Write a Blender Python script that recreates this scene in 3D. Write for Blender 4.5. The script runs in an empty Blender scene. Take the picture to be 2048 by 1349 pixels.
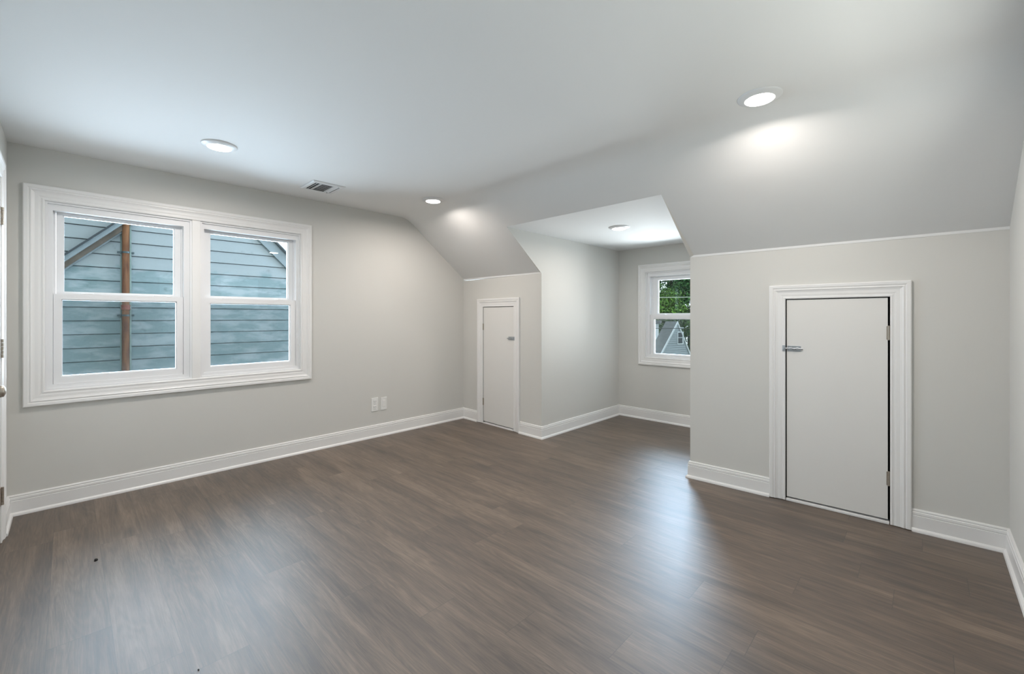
import bpy, bmesh, math, random
from mathutils import Vector, Matrix

random.seed(7)
SC = bpy.context.scene
COL = SC.collection

# ------------------------------------------------------------------ camera
F_PX, HORIZON = 857.42, 635.27
cam_d = bpy.data.cameras.new('camera')
cam = bpy.data.objects.new('camera', cam_d)
COL.objects.link(cam)
cam.location = (-3.2465, -3.9724, 1.2)
cam.rotation_euler = (math.radians(90), 0, math.radians(45) - 0.0178 - math.radians(90))
cam_d.sensor_width = 36
cam_d.lens = F_PX / 2048 * 36
cam_d.shift_y = (HORIZON - 674.5) / 2048
cam_d.clip_start = 0.02
cam_d.clip_end = 300
SC.camera = cam

# ------------------------------------------------------------------ sky, daylight, exposure
SC.view_settings.view_transform = 'Standard'
SC.view_settings.look = 'None'
SC.view_settings.gamma = 1
SC.view_settings.exposure = 0.16
w = bpy.data.worlds.new('overcast_sky')
SC.world = w
w.use_nodes = True
bg = w.node_tree.nodes['Background']
bg.inputs[0].default_value = (0.82, 0.93, 1.0, 1)
bg.inputs[1].default_value = 2.25

def daylight(name, loc, rot, sx, sy, power, col, spread=180):
    d = bpy.data.lights.new(name, 'AREA')
    d.shape = 'RECTANGLE'; d.size = sx; d.size_y = sy
    d.energy = power; d.color = col; d.spread = math.radians(spread)
    o = bpy.data.objects.new(name, d)
    o.location = loc; o.rotation_euler = rot
    COL.objects.link(o)
    return o
def toward(loc, target):
    return (Vector(target) - Vector(loc)).to_track_quat('-Z', 'Y').to_euler()
# sky light and light thrown back from the yards, from area lamps outside the windows; the last is added fill
daylight('day_twin_near', (-2.58, 0.58, 1.36), (math.radians(-90), 0, 0), 1.8, 1.35, 70, (0.70, 0.83, 1.0), 112)
daylight('day_dormer_sky', (4.50, 0.20, 2.50), toward((4.50, 0.20, 2.50), (0.4, -2.1, 0.7)), 2.6, 1.8, 800, (0.6, 0.77, 1.0))
daylight('day_dormer_near', (1.80, -1.973, 1.22), (math.radians(90), 0, math.radians(90)), 0.70, 0.95, 4, (0.7, 0.84, 1.0))
daylight('day_dormer_yard', (3.00, -1.973, 0.50), (math.radians(90 + 12), 0, math.radians(90)), 1.6, 1.2, 265, (0.92, 0.94, 1.0))
daylight('right_ceiling_fill', (-1.45, -5.70, -0.70), toward((-1.45, -5.70, -0.70), (-1.3, -2.6, 2.2)), 6.0, 2.6, 330, (1.0, 0.93, 0.88))  # fill lamp added to brighten the right ceiling through the added window

LAMP_W = 10.2
DORMER_LAMP_W = 6.3
LAMP_COLOR = (1.0, 0.915, 0.85)

# ------------------------------------------------------------------ materials
MATS = {}
def new_mat(name):
    m = bpy.data.materials.new(name)
    m.use_nodes = True
    nt = m.node_tree
    return m, nt, nt.nodes['Principled BSDF']

def N(nt, kind, **kw):
    n = nt.nodes.new(kind)
    for k, v in kw.items():
        setattr(n, k, v)
    return n

def paint(name, col, rough=0.55, bump=0.0, bscale=400, spec=0.4, metal=0.0, vary=0.0):
    m, nt, b = new_mat(name)
    b.inputs['Base Color'].default_value = (*col, 1)
    b.inputs['Roughness'].default_value = rough
    b.inputs['Specular IOR Level'].default_value = spec
    b.inputs['Metallic'].default_value = metal
    tc = N(nt, 'ShaderNodeTexCoord')
    if bump:
        no = N(nt, 'ShaderNodeTexNoise'); no.inputs['Scale'].default_value = bscale
        bp = N(nt, 'ShaderNodeBump'); bp.inputs['Strength'].default_value = bump
        bp.inputs['Distance'].default_value = 0.002
        nt.links.new(tc.outputs['Object'], no.inputs['Vector'])
        nt.links.new(no.outputs['Fac'], bp.inputs['Height'])
        nt.links.new(bp.outputs['Normal'], b.inputs['Normal'])
    if vary:
        n2 = N(nt, 'ShaderNodeTexNoise'); n2.inputs['Scale'].default_value = 6
        n2.inputs['Detail'].default_value = 5
        r = N(nt, 'ShaderNodeValToRGB')
        r.color_ramp.elements[0].position = 0.3; r.color_ramp.elements[1].position = 0.7
        r.color_ramp.elements[0].color = (*[c * (1 - vary) for c in col], 1)
        r.color_ramp.elements[1].color = (*[min(1, c * (1 + vary)) for c in col], 1)
        nt.links.new(tc.outputs['Object'], n2.inputs['Vector'])
        nt.links.new(n2.outputs['Fac'], r.inputs['Fac'])
        nt.links.new(r.outputs['Color'], b.inputs['Base Color'])
    MATS[name] = m
    return m

paint('wall_paint', (0.67, 0.66, 0.625), 0.6, 0.12, 500, 0.3)
paint('ceiling_paint', (0.81, 0.81, 0.80), 0.75, 0.1, 450, 0.2)
paint('trim_paint', (0.84, 0.83, 0.815), 0.32, 0.05, 60, 0.5)
paint('door_paint', (0.78, 0.765, 0.735), 0.4, 0.08, 200, 0.45)
paint('vinyl', (0.84, 0.84, 0.845), 0.3, 0, 1, 0.5)
paint('white_plastic', (0.84, 0.835, 0.81), 0.3, 0, 1, 0.5)
paint('dark_slot', (0.012, 0.012, 0.012), 0.8)
paint('duct_shade', (0.03, 0.033, 0.035), 0.8)  # colour standing in for the shade inside the duct
paint('white_metal', (0.74, 0.745, 0.75), 0.35, 0, 1, 0.5)
paint('zinc', (0.50, 0.53, 0.56), 0.32, 0.1, 90, 0.5, 0.9)
paint('nickel', (0.42, 0.37, 0.31), 0.4, 0.1, 90, 0.5, 0.85)
paint('gap_shade', (0.012, 0.011, 0.010), 0.9)  # near-black colour standing in for shade in the closet door gaps
paint('debris', (0.018, 0.017, 0.016), 0.9, 0.5, 300)
paint('fascia', (0.18, 0.205, 0.22), 0.6, 0.2, 40, 0.3, 0, 0.15)
paint('old_wood', (0.085, 0.066, 0.052), 0.75, 0.4, 60, 0.3, 0, 0.55)
paint('drip_edge', (0.02, 0.025, 0.03), 0.6)
paint('conduit', (0.15, 0.19, 0.17), 0.6, 0, 1, 0.3, 0, 0.2)
paint('strap', (0.05, 0.07, 0.075), 0.5, 0, 1, 0.4, 0.5)
paint('coupling', (0.20, 0.055, 0.035), 0.6)
paint('house_grey', (0.30, 0.335, 0.365), 0.6, 0.1, 30)
paint('house_white', (0.66, 0.69, 0.72), 0.6)
paint('house_trim', (0.62, 0.65, 0.68), 0.5)
paint('window_dark', (0.03, 0.04, 0.05), 0.15)
paint('bark', (0.07, 0.055, 0.045), 0.9, 0.6, 12)
paint('wire_black', (0.03, 0.03, 0.03), 0.6)
paint('wire_pale', (0.55, 0.57, 0.50), 0.5)

def mat_floor():
    m, nt, b = new_mat('plank_floor'); L = nt.links.new
    uv = N(nt, 'ShaderNodeUVMap'); uv.uv_map = 'plank'
    at = N(nt, 'ShaderNodeAttribute'); at.attribute_name = 'tone'
    sep = N(nt, 'ShaderNodeSeparateXYZ'); L(uv.outputs['UV'], sep.inputs[0])
    sc = N(nt, 'ShaderNodeSeparateColor'); L(at.outputs['Color'], sc.inputs[0])
    # offset the grain per plank
    comb = N(nt, 'ShaderNodeCombineXYZ')
    off = N(nt, 'ShaderNodeMath', operation='MULTIPLY'); L(sc.outputs['Red'], off.inputs[0]); off.inputs[1].default_value = 37.0
    L(sep.outputs['X'], comb.inputs['X']); L(sep.outputs['Y'], comb.inputs['Y']); L(off.outputs[0], comb.inputs['Z'])
    def grain(sx, sy, detail, rough=0.6, dist=0.0):
        mp = N(nt, 'ShaderNodeMapping'); mp.inputs['Scale'].default_value = (sx, sy, 1)
        L(comb.outputs[0], mp.inputs['Vector'])
        n = N(nt, 'ShaderNodeTexNoise'); n.inputs['Scale'].default_value = 1
        n.inputs['Detail'].default_value = detail; n.inputs['Roughness'].default_value = rough
        n.inputs['Distortion'].default_value = dist
        L(mp.outputs[0], n.inputs['Vector'])
        return n.outputs['Fac']
    broad = grain(15, 1.6, 4, 0.55, 0.7)
    streak = grain(75, 3.0, 5, 0.65, 0.3)
    fine = grain(420, 14, 3, 0.6)
    def mix(a, bb, f):
        x = N(nt, 'ShaderNodeMath', operation='MULTIPLY'); L(a, x.inputs[0]); x.inputs[1].default_value = 1 - f
        y = N(nt, 'ShaderNodeMath', operation='MULTIPLY_ADD'); L(bb, y.inputs[0]); y.inputs[1].default_value = f; L(x.outputs[0], y.inputs[2])
        return y.outputs[0]
    g = mix(mix(broad, streak, 0.42), fine, 0.30)
    # flame figure: a slow lengthways field cut into thin growth rings
    field = grain(9, 0.75, 2, 0.45, 0.5)
    rg = N(nt, 'ShaderNodeMath', operation='MULTIPLY'); L(field, rg.inputs[0]); rg.inputs[1].default_value = 130.0
    sn = N(nt, 'ShaderNodeMath', operation='SINE'); L(rg.outputs[0], sn.inputs[0])
    fg = N(nt, 'ShaderNodeMath', operation='MULTIPLY_ADD'); L(sn.outputs[0], fg.inputs[0]); fg.inputs[1].default_value = 0.022; L(g, fg.inputs[2])
    # sparse knots
    mk = N(nt, 'ShaderNodeMapping'); mk.inputs['Scale'].default_value = (5.0, 1.35, 1); L(comb.outputs[0], mk.inputs['Vector'])
    vo = N(nt, 'ShaderNodeTexVoronoi'); vo.inputs['Scale'].default_value = 1.0; L(mk.outputs[0], vo.inputs['Vector'])
    kn = N(nt, 'ShaderNodeMapRange'); kn.inputs['From Min'].default_value = 0.02; kn.inputs['From Max'].default_value = 0.16
    kn.inputs['To Min'].default_value = -0.13; kn.inputs['To Max'].default_value = 0.0
    L(vo.outputs['Distance'], kn.inputs['Value'])
    kg = N(nt, 'ShaderNodeMath', operation='ADD'); L(fg.outputs[0], kg.inputs[0]); L(kn.outputs[0], kg.inputs[1])
    g = kg.outputs[0]
    tn = N(nt, 'ShaderNodeMath', operation='MULTIPLY_ADD'); L(sc.outputs['Green'], tn.inputs[0]); tn.inputs[1].default_value = 0.07; L(g, tn.inputs[2])
    r = N(nt, 'ShaderNodeValToRGB')
    e = r.color_ramp.elements
    e[0].position = 0.41; e[0].color = (0.049, 0.031, 0.0205, 1)
    e[1].position = 0.70; e[1].color = (0.214, 0.150, 0.104, 1)
    c = r.color_ramp.elements.new(0.545); c.color = (0.114, 0.0755, 0.050, 1)
    L(tn.outputs[0], r.inputs['Fac'])
    # seams from the plank's own edge distances
    uv2 = N(nt, 'ShaderNodeUVMap'); uv2.uv_map = 'edge'
    s2 = N(nt, 'ShaderNodeSeparateXYZ'); L(uv2.outputs['UV'], s2.inputs[0])
    def edge(u, size, wdt):
        inv = N(nt, 'ShaderNodeMath', operation='SUBTRACT'); inv.inputs[0].default_value = size; L(u, inv.inputs[1])
        mn = N(nt, 'ShaderNodeMath', operation='MINIMUM'); L(u, mn.inputs[0]); L(inv.outputs[0], mn.inputs[1])
        lt = N(nt, 'ShaderNodeMath', operation='LESS_THAN'); L(mn.outputs[0], lt.inputs[0]); lt.inputs[1].default_value = wdt
        return lt.outputs[0]
    mx = N(nt, 'ShaderNodeMath', operation='MAXIMUM')
    L(edge(s2.outputs['X'], 0.172, 0.0008), mx.inputs[0]); L(edge(s2.outputs['Y'], 1.22, 0.0012), mx.inputs[1])
    mc = N(nt, 'ShaderNodeMix', data_type='RGBA')
    sf = N(nt, 'ShaderNodeMath', operation='MULTIPLY'); L(mx.outputs[0], sf.inputs[0]); sf.inputs[1].default_value = 0.6
    L(sf.outputs[0], mc.inputs['Factor']); L(r.outputs['Color'], mc.inputs['A'])
    mc.inputs['B'].default_value = (0.02, 0.015, 0.012, 1)
    L(mc.outputs['Result'], b.inputs['Base Color'])
    rr = N(nt, 'ShaderNodeMapRange'); rr.inputs['To Min'].default_value = 0.42; rr.inputs['To Max'].default_value = 0.56
    L(fine, rr.inputs['Value']); L(rr.outputs[0], b.inputs['Roughness'])
    b.inputs['Specular IOR Level'].default_value = 1.0
    b.inputs['Coat Weight'].default_value = 0.45; b.inputs['Coat Roughness'].default_value = 0.45
    bp = N(nt, 'ShaderNodeBump'); bp.inputs['Strength'].default_value = 0.25; bp.inputs['Distance'].default_value = 0.0012
    L(g, bp.inputs['Height']); L(bp.outputs['Normal'], b.inputs['Normal'])
    MATS['plank_floor'] = m
mat_floor()

def mat_glass():
    m, nt, b = new_mat('window_glass'); L = nt.links.new
    nt.nodes.remove(b)
    out = nt.nodes['Material Output']
    tr = N(nt, 'ShaderNodeBsdfTransparent'); tr.inputs[0].default_value = (0.93, 0.97, 0.97, 1)
    gl = N(nt, 'ShaderNodeBsdfGlossy'); gl.inputs['Roughness'].default_value = 0.0
    fr = N(nt, 'ShaderNodeFresnel'); 
    # a pane has two faces: read the index from the air side on both, so the back face does not trap light
    ge = N(nt, 'ShaderNodeNewGeometry')
    ix = N(nt, 'ShaderNodeMapRange'); ix.inputs['To Min'].default_value = 1.32; ix.inputs['To Max'].default_value = 1 / 1.32
    L(ge.outputs['Backfacing'], ix.inputs['Value']); L(ix.outputs[0], fr.inputs[0])
    mx = N(nt, 'ShaderNodeMixShader')
    L(fr.outputs[0], mx.inputs[0]); L(tr.outputs[0], mx.inputs[1]); L(gl.outputs[0], mx.inputs[2])
    L(mx.outputs[0], out.inputs['Surface'])
    MATS['window_glass'] = m
    m, nt, b = new_mat('screen_mesh'); L = nt.links.new
    out = nt.nodes['Material Output']
    b.inputs['Base Color'].default_value = (0.05, 0.055, 0.055, 1)
    tr = N(nt, 'ShaderNodeBsdfTransparent')
    mx = N(nt, 'ShaderNodeMixShader'); mx.inputs[0].default_value = 0.20
    L(tr.outputs[0], mx.inputs[1]); L(b.outputs[0], mx.inputs[2]); L(mx.outputs[0], out.inputs['Surface'])
    MATS['screen_mesh'] = m
mat_glass()

def mat_lamp(name, strength):
    m, nt, b = new_mat(name)
    b.inputs['Base Color'].default_value = (0.9, 0.9, 0.9, 1)
    b.inputs['Emission Color'].default_value = (1.0, 0.93, 0.86, 1)
    b.inputs['Emission Strength'].default_value = strength
    MATS[name] = m
mat_lamp('lamp_diffuser', 14.0)

def mat_siding():
    m, nt, b = new_mat('weathered_siding'); L = nt.links.new
    tc = N(nt, 'ShaderNodeTexCoord')
    mp = N(nt, 'ShaderNodeMapping'); mp.inputs['Scale'].default_value = (1.6, 1, 5.0)
    L(tc.outputs['Object'], mp.inputs['Vector'])
    n = N(nt, 'ShaderNodeTexNoise'); n.inputs['Scale'].default_value = 1.7; n.inputs['Detail'].default_value = 6; n.inputs['Roughness'].default_value = 0.62
    L(mp.outputs[0], n.inputs['Vector'])
    r = N(nt, 'ShaderNodeValToRGB'); e = r.color_ramp.elements
    e[0].position = 0.46; e[0].color = (0.140, 0.192, 0.203, 1)
    e[1].position = 0.60; e[1].color = (0.245, 0.280, 0.296, 1)
    L(n.outputs['Fac'], r.inputs['Fac'])
    # paler courses high on the wall, with a ragged lower edge
    sp = N(nt, 'ShaderNodeSeparateXYZ'); L(tc.outputs['Object'], sp.inputs[0])
    n2 = N(nt, 'ShaderNodeTexNoise'); n2.inputs['Scale'].default_value = 6.5; n2.inputs['Detail'].default_value = 5
    L(tc.outputs['Object'], n2.inputs['Vector'])
    ad = N(nt, 'ShaderNodeMath', operation='MULTIPLY_ADD'); L(n2.outputs['Fac'], ad.inputs[0]); ad.inputs[1].default_value = 0.36; L(sp.outputs['Z'], ad.inputs[2])
    mr = N(nt, 'ShaderNodeMapRange'); mr.inputs['From Min'].default_value = SIDING_TOP - 0.03; mr.inputs['From Max'].default_value = SIDING_TOP + 0.03
    L(ad.outputs[0], mr.inputs['Value'])
    mc = N(nt, 'ShaderNodeMix', data_type='RGBA'); L(mr.outputs[0], mc.inputs['Factor'])
    L(r.outputs['Color'], mc.inputs['A']); mc.inputs['B'].default_value = (0.236, 0.260, 0.271, 1)
    # dark specks
    n3 = N(nt, 'ShaderNodeTexNoise'); n3.inputs['Scale'].default_value = 9; n3.inputs['Detail'].default_value = 8; n3.inputs['Roughness'].default_value = 0.7
    L(tc.outputs['Object'], n3.inputs['Vector'])
    r3 = N(nt, 'ShaderNodeValToRGB'); r3.color_ramp.elements[0].position = 0.29; r3.color_ramp.elements[1].position = 0.40
    r3.color_ramp.elements[0].color = (0.55, 0.55, 0.55, 1); r3.color_ramp.elements[1].color = (1, 1, 1, 1)
    L(n3.outputs['Fac'], r3.inputs['Fac'])
    ml = N(nt, 'ShaderNodeMix', data_type='RGBA', blend_type='MULTIPLY'); ml.inputs['Factor'].default_value = 0.8
    L(mc.outputs['Result'], ml.inputs['A']); L(r3.outputs['Color'], ml.inputs['B'])
    L(ml.outputs['Result'], b.inputs['Base Color'])
    b.inputs['Roughness'].default_value = 0.65
    MATS['weathered_siding'] = m
SIDING_TOP = 1.74 + 0.18 + 5.0      # object space: the wall's origin lies 5 m below the floor
mat_siding()

def mat_pipe():
    m, nt, b = new_mat('rusty_pipe'); L = nt.links.new
    tc = N(nt, 'ShaderNodeTexCoord')
    mp = N(nt, 'ShaderNodeMapping'); mp.inputs['Scale'].default_value = (14, 14, 2.5)
    n = N(nt, 'ShaderNodeTexNoise'); n.inputs['Scale'].default_value = 2; n.inputs['Detail'].default_value = 6
    L(tc.outputs['Object'], mp.inputs[0]); L(mp.outputs[0], n.inputs['Vector'])
    r = N(nt, 'ShaderNodeValToRGB'); e = r.color_ramp.elements
    e[0].position = 0.32; e[0].color = (0.075, 0.026, 0.012, 1)
    e[1].position = 0.72; e[1].color = (0.20, 0.088, 0.038, 1)
    L(n.outputs['Fac'], r.inputs['Fac']); L(r.outputs['Color'], b.inputs['Base Color'])
    b.inputs['Roughness'].default_value = 0.45; b.inputs['Specular IOR Level'].default_value = 0.2
    MATS['rusty_pipe'] = m
mat_pipe()

def mat_shingle():
    m, nt, b = new_mat('shingles'); L = nt.links.new
    tc = N(nt, 'ShaderNodeTexCoord')
    wv = N(nt, 'ShaderNodeTexWave'); wv.bands_direction = 'Z'; wv.inputs['Scale'].default_value = 2.4
    wv.inputs['Distortion'].default_value = 0.6
    L(tc.outputs['Object'], wv.inputs['Vector'])
    n = N(nt, 'ShaderNodeTexNoise'); n.inputs['Scale'].default_value = 7; L(tc.outputs['Object'], n.inputs['Vector'])
    ad = N(nt, 'ShaderNodeMath', operation='MULTIPLY_ADD'); L(wv.outputs['Fac'], ad.inputs[0]); ad.inputs[1].default_value = 0.4
    L(n.outputs['Fac'], ad.inputs[2])
    r = N(nt, 'ShaderNodeValToRGB'); e = r.color_ramp.elements
    e[0].position = 0.3; e[0].color = (0.055, 0.06, 0.062, 1); e[1].position = 0.95; e[1].color = (0.15, 0.157, 0.16, 1)
    L(ad.outputs[0], r.inputs['Fac']); L(r.outputs['Color'], b.inputs['Base Color'])
    b.inputs['Roughness'].default_value = 0.9
    MATS['shingles'] = m
mat_shingle()

def mat_leaf(name, dark, light):
    m, nt, b = new_mat(name); L = nt.links.new
    at = N(nt, 'ShaderNodeAttribute'); at.attribute_name = 'tone'
    r = N(nt, 'ShaderNodeValToRGB'); e = r.color_ramp.elements
    e[0].position = 0.0; e[0].color = (*dark, 1); e[1].position = 1.0; e[1].color = (*light, 1)
    sp = N(nt, 'ShaderNodeSeparateColor'); L(at.outputs['Color'], sp.inputs[0])
    L(sp.outputs['Red'], r.inputs['Fac']); L(r.outputs['Color'], b.inputs['Base Color'])
    b.inputs['Roughness'].default_value = 0.7; b.inputs['Specular IOR Level'].default_value = 0.12
    MATS[name] = m
mat_leaf('leaf_dark', (0.010, 0.038, 0.014), (0.11, 0.28, 0.075))
mat_leaf('leaf_bright', (0.018, 0.060, 0.010), (0.30, 0.55, 0.085))

def mat_ground():
    m, nt, b = new_mat('lawn'); L = nt.links.new
    tc = N(nt, 'ShaderNodeTexCoord')
    n = N(nt, 'ShaderNodeTexNoise'); n.inputs['Scale'].default_value = 1.2; n.inputs['Detail'].default_value = 6
    L(tc.outputs['Object'], n.inputs['Vector'])
    r = N(nt, 'ShaderNodeValToRGB'); r.color_ramp.elements[0].color = (0.03, 0.06, 0.02, 1); r.color_ramp.elements[1].color = (0.12, 0.16, 0.06, 1)
    L(n.outputs['Fac'], r.inputs['Fac']); L(r.outputs['Color'], b.inputs['Base Color'])
    b.inputs['Roughness'].default_value = 0.9
    MATS['lawn'] = m
mat_ground()

# ------------------------------------------------------------------ helpers
def world_loc(o):
    v = Vector((0, 0, 0))
    while o is not None:
        v += o.location
        o = o.parent
    return v

def put(name, bm, mat, parent=None, loc=None, label=None, category=None, kind=None, group=None, smooth=False, recalc=True):
    """Link a bmesh made in world coordinates as one object; its origin goes to loc (or its base)."""
    if recalc:
        bmesh.ops.recalc_face_normals(bm, faces=bm.faces)
    if loc is None:
        xs = [v.co.x for v in bm.verts]; ys = [v.co.y for v in bm.verts]; zs = [v.co.z for v in bm.verts]
        loc = Vector(((min(xs) + max(xs)) / 2, (min(ys) + max(ys)) / 2, min(zs)))
    loc = Vector(loc)
    bmesh.ops.translate(bm, verts=bm.verts, vec=-loc)
    me = bpy.data.meshes.new(name)
    bm.to_mesh(me); bm.free()
    for mm in (mat if isinstance(mat, (list, tuple)) else [mat]):
        me.materials.append(MATS[mm])
    if smooth:
        for p in me.polygons:
            p.use_smooth = True
    o = bpy.data.objects.new(name, me)
    COL.objects.link(o)
    o.parent = parent
    o.location = loc - world_loc(parent)
    tag(o, label, category, kind, group)
    return o

def tag(o, label=None, category=None, kind=None, group=None):
    if label: o['label'] = label
    if category: o['category'] = category
    if kind: o['kind'] = kind
    if group: o['group'] = group

def empty(name, loc, **kw):
    o = bpy.data.objects.new(name, None)
    o.empty_display_size = 0.1
    o.location = loc
    COL.objects.link(o)
    tag(o, **kw)
    return o

class Plane:
    """A vertical wall face: u runs along it, d points into the room, z is up."""
    def __init__(self, o, udir, ndir):
        self.o = Vector((o[0], o[1], 0)); self.u = Vector((udir[0], udir[1], 0)).normalized(); self.n = Vector((ndir[0], ndir[1], 0)).normalized()
    def __call__(self, u, d, z):
        return self.o + self.u * u + self.n * d + Vector((0, 0, z))

def add_box(bm, P, u0, u1, d0, d1, z0, z1, bevel=0.0):
    vs = [bm.verts.new(P(u, d, z)) for z in (z0, z1) for d in (d0, d1) for u in (u0, u1)]
    idx = [(0, 1, 3, 2), (4, 6, 7, 5), (0, 4, 5, 1), (2, 3, 7, 6), (0, 2, 6, 4), (1, 5, 7, 3)]
    fs = [bm.faces.new([vs[i] for i in f]) for f in idx]
    if bevel:
        es = set(e for f in fs for e in f.edges)
        bmesh.ops.bevel(bm, geom=list(es), offset=bevel, segments=2, affect='EDGES', profile=0.5)

def box(P, *a, **k):
    bm = bmesh.new(); add_box(bm, P, *a, **k); return bm

XY = Plane((0, 0), (1, 0), (0, 1))         # plain axes: u = x, d = y

def add_cyl(bm, c0, c1, r0, r1=None, seg=24, caps=True):
    r1 = r0 if r1 is None else r1
    c0, c1 = Vector(c0), Vector(c1)
    ax = (c1 - c0).normalized()
    a = ax.orthogonal().normalized(); b = ax.cross(a)
    A = [bm.verts.new(c0 + (a * math.cos(t) + b * math.sin(t)) * r0) for t in [2 * math.pi * i / seg for i in range(seg)]]
    B = [bm.verts.new(c1 + (a * math.cos(t) + b * math.sin(t)) * r1) for t in [2 * math.pi * i / seg for i in range(seg)]]
    for i in range(seg):
        bm.faces.new((A[i], A[(i + 1) % seg], B[(i + 1) % seg], B[i]))
    if caps:
        bm.faces.new(A[::-1]); bm.faces.new(B)

def add_lathe(bm, c, prof, seg=48):
    """prof: list of (radius, z) about a vertical axis through c."""
    rings = []
    for r, z in prof:
        if r < 1e-6:
            rings.append([bm.verts.new((c[0], c[1], c[2] + z))])
        else:
            rings.append([bm.verts.new((c[0] + r * math.cos(2 * math.pi * i / seg), c[1] + r * math.sin(2 * math.pi * i / seg), c[2] + z)) for i in range(seg)])
    for a, b in zip(rings, rings[1:]):
        for i in range(seg):
            j = (i + 1) % seg
            if len(a) == 1 and len(b) == 1: continue
            if len(a) == 1: bm.faces.new((a[0], b[i], b[j]))
            elif len(b) == 1: bm.faces.new((a[i], a[j], b[0]))
            else: bm.faces.new((a[i], a[j], b[j], b[i]))

def add_loft(bm, rows, closed=False, caps=True):
    """rows: list of rows of points (same length); faces between rows, rows are closed profiles."""
    V = [[bm.verts.new(p) for p in r] for r in rows]
    n = len(V[0]); m = len(V)
    for i in range(m if closed else m - 1):
        a, b = V[i], V[(i + 1) % m]
        for k in range(n):
            l = (k + 1) % n
            bm.faces.new((a[k], a[l], b[l], b[k]))
    if caps and not closed:
        bm.faces.new(V[0][::-1]); bm.faces.new(V[-1])

def frame(bm, P, u0, u1, z0, z1, prof, closed=True):
    """Mitred frame round an opening; prof = (outward, out of the wall)."""
    if closed:
        st = [((u0, z0), (-1, -1)), ((u0, z1), (-1, 1)), ((u1, z1), (1, 1)), ((u1, z0), (1, -1))]
    else:
        st = [((u0, z0), (-1, 0)), ((u0, z1), (-1, 1)), ((u1, z1), (1, 1)), ((u1, z0), (1, 0))]
    rows = [[P(b[0] + q[0] * s, d, b[1] + q[1] * s) for s, d in prof] for b, q in st]
    add_loft(bm, rows, closed)

def ring(bm, P, o, i, d0, d1):
    """Flat rectangular ring between outer o and inner i = (u0,u1,z0,z1)."""
    prof = [(o[0], o[1], o[2], o[3]), (i[0], i[1], i[2], i[3])]
    def corner(r, k): return [(r[0], r[2]), (r[0], r[3]), (r[1], r[3]), (r[1], r[2])][k]
    rows = []
    for k in range(4):
        a, b = corner(o, k), corner(i, k)
        rows.append([P(a[0], d0, a[1]), P(b[0], d0, b[1]), P(b[0], d1, b[1]), P(a[0], d1, a[1])])
    add_loft(bm, rows, True)

CASING = [(0, 0), (0, 0.008), (0.004, 0.0115), (0.010, 0.0115), (0.013, 0.0095), (0.020, 0.0095), (0.026, 0.011), (0.042, 0.0115),
          (0.052, 0.015), (0.057, 0.0185), (0.060, 0.0185), (0.063, 0.016), (0.067, 0.016), (0.071, 0.0195), (0.086, 0.0205), (0.0905, 0.018), (0.0905, 0)]

def slab(P, u0, u1, z0, z1, holes, d_back):
    us = sorted({u0, u1, *[h[0] for h in holes], *[h[1] for h in holes]})
    zs = sorted({z0, z1, *[h[2] for h in holes], *[h[3] for h in holes]})
    us = [u for u in us if u0 <= u <= u1]; zs = [z for z in zs if z0 <= z <= z1]
    def solid(i, k):
        if i < 0 or k < 0 or i >= len(us) - 1 or k >= len(zs) - 1: return False
        cu, cz = (us[i] + us[i + 1]) / 2, (zs[k] + zs[k + 1]) / 2
        return not any(h[0] < cu < h[1] and h[2] < cz < h[3] for h in holes)
    bm = bmesh.new()
    cache = {}
    def V(i, k, b):
        if (i, k, b) not in cache:
            cache[(i, k, b)] = bm.verts.new(P(us[i], d_back if b else 0.0, zs[k]))
        return cache[(i, k, b)]
    for i in range(len(us) - 1):
        for k in range(len(zs) - 1):
            if not solid(i, k): continue
            bm.faces.new((V(i, k, 0), V(i + 1, k, 0), V(i + 1, k + 1, 0), V(i, k + 1, 0)))
            bm.faces.new((V(i, k, 1), V(i, k + 1, 1), V(i + 1, k + 1, 1), V(i + 1, k, 1)))
            for (di, dk, a, b) in ((-1, 0, (i, k), (i, k + 1)), (1, 0, (i + 1, k), (i + 1, k + 1)), (0, -1, (i, k), (i + 1, k)), (0, 1, (i, k + 1), (i + 1, k + 1))):
                if not solid(i + di, k + dk):
                    bm.faces.new((V(*a, 0), V(*b, 0), V(*b, 1), V(*a, 1)))
    return bm

def prism(P, poly, d0, d1, back=None):
    bm = bmesh.new()
    A = [bm.verts.new(P(u, d0, z)) for u, z in poly]; B = [bm.verts.new(P(u, d1, z)) for u, z in (back or poly)]
    n = len(poly)
    for i in range(n):
        bm.faces.new((A[i], A[(i + 1) % n], B[(i + 1) % n], B[i]))
    bm.faces.new(A[::-1]); bm.faces.new(B)
    return bm

# ------------------------------------------------------------------ room dimensions (metres)
H = 2.258                    # main ceiling
XL, YR = -3.50, -4.2804      # left wall, right wall
X0 = 0.0395                  # knee wall at the window wall
YD1, YD2 = -1.2445, -2.7008  # dormer cheeks
XR1, XR2 = -0.003, 0.0834    # right knee wall at the dormer and at the right wall
XD, HD = 1.479, 2.0213       # dormer end wall, dormer ceiling
XS = -0.491                  # where the dormer ceiling meets the slope
ZK = [1.644, 1.634, 1.649, 1.649]

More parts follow.
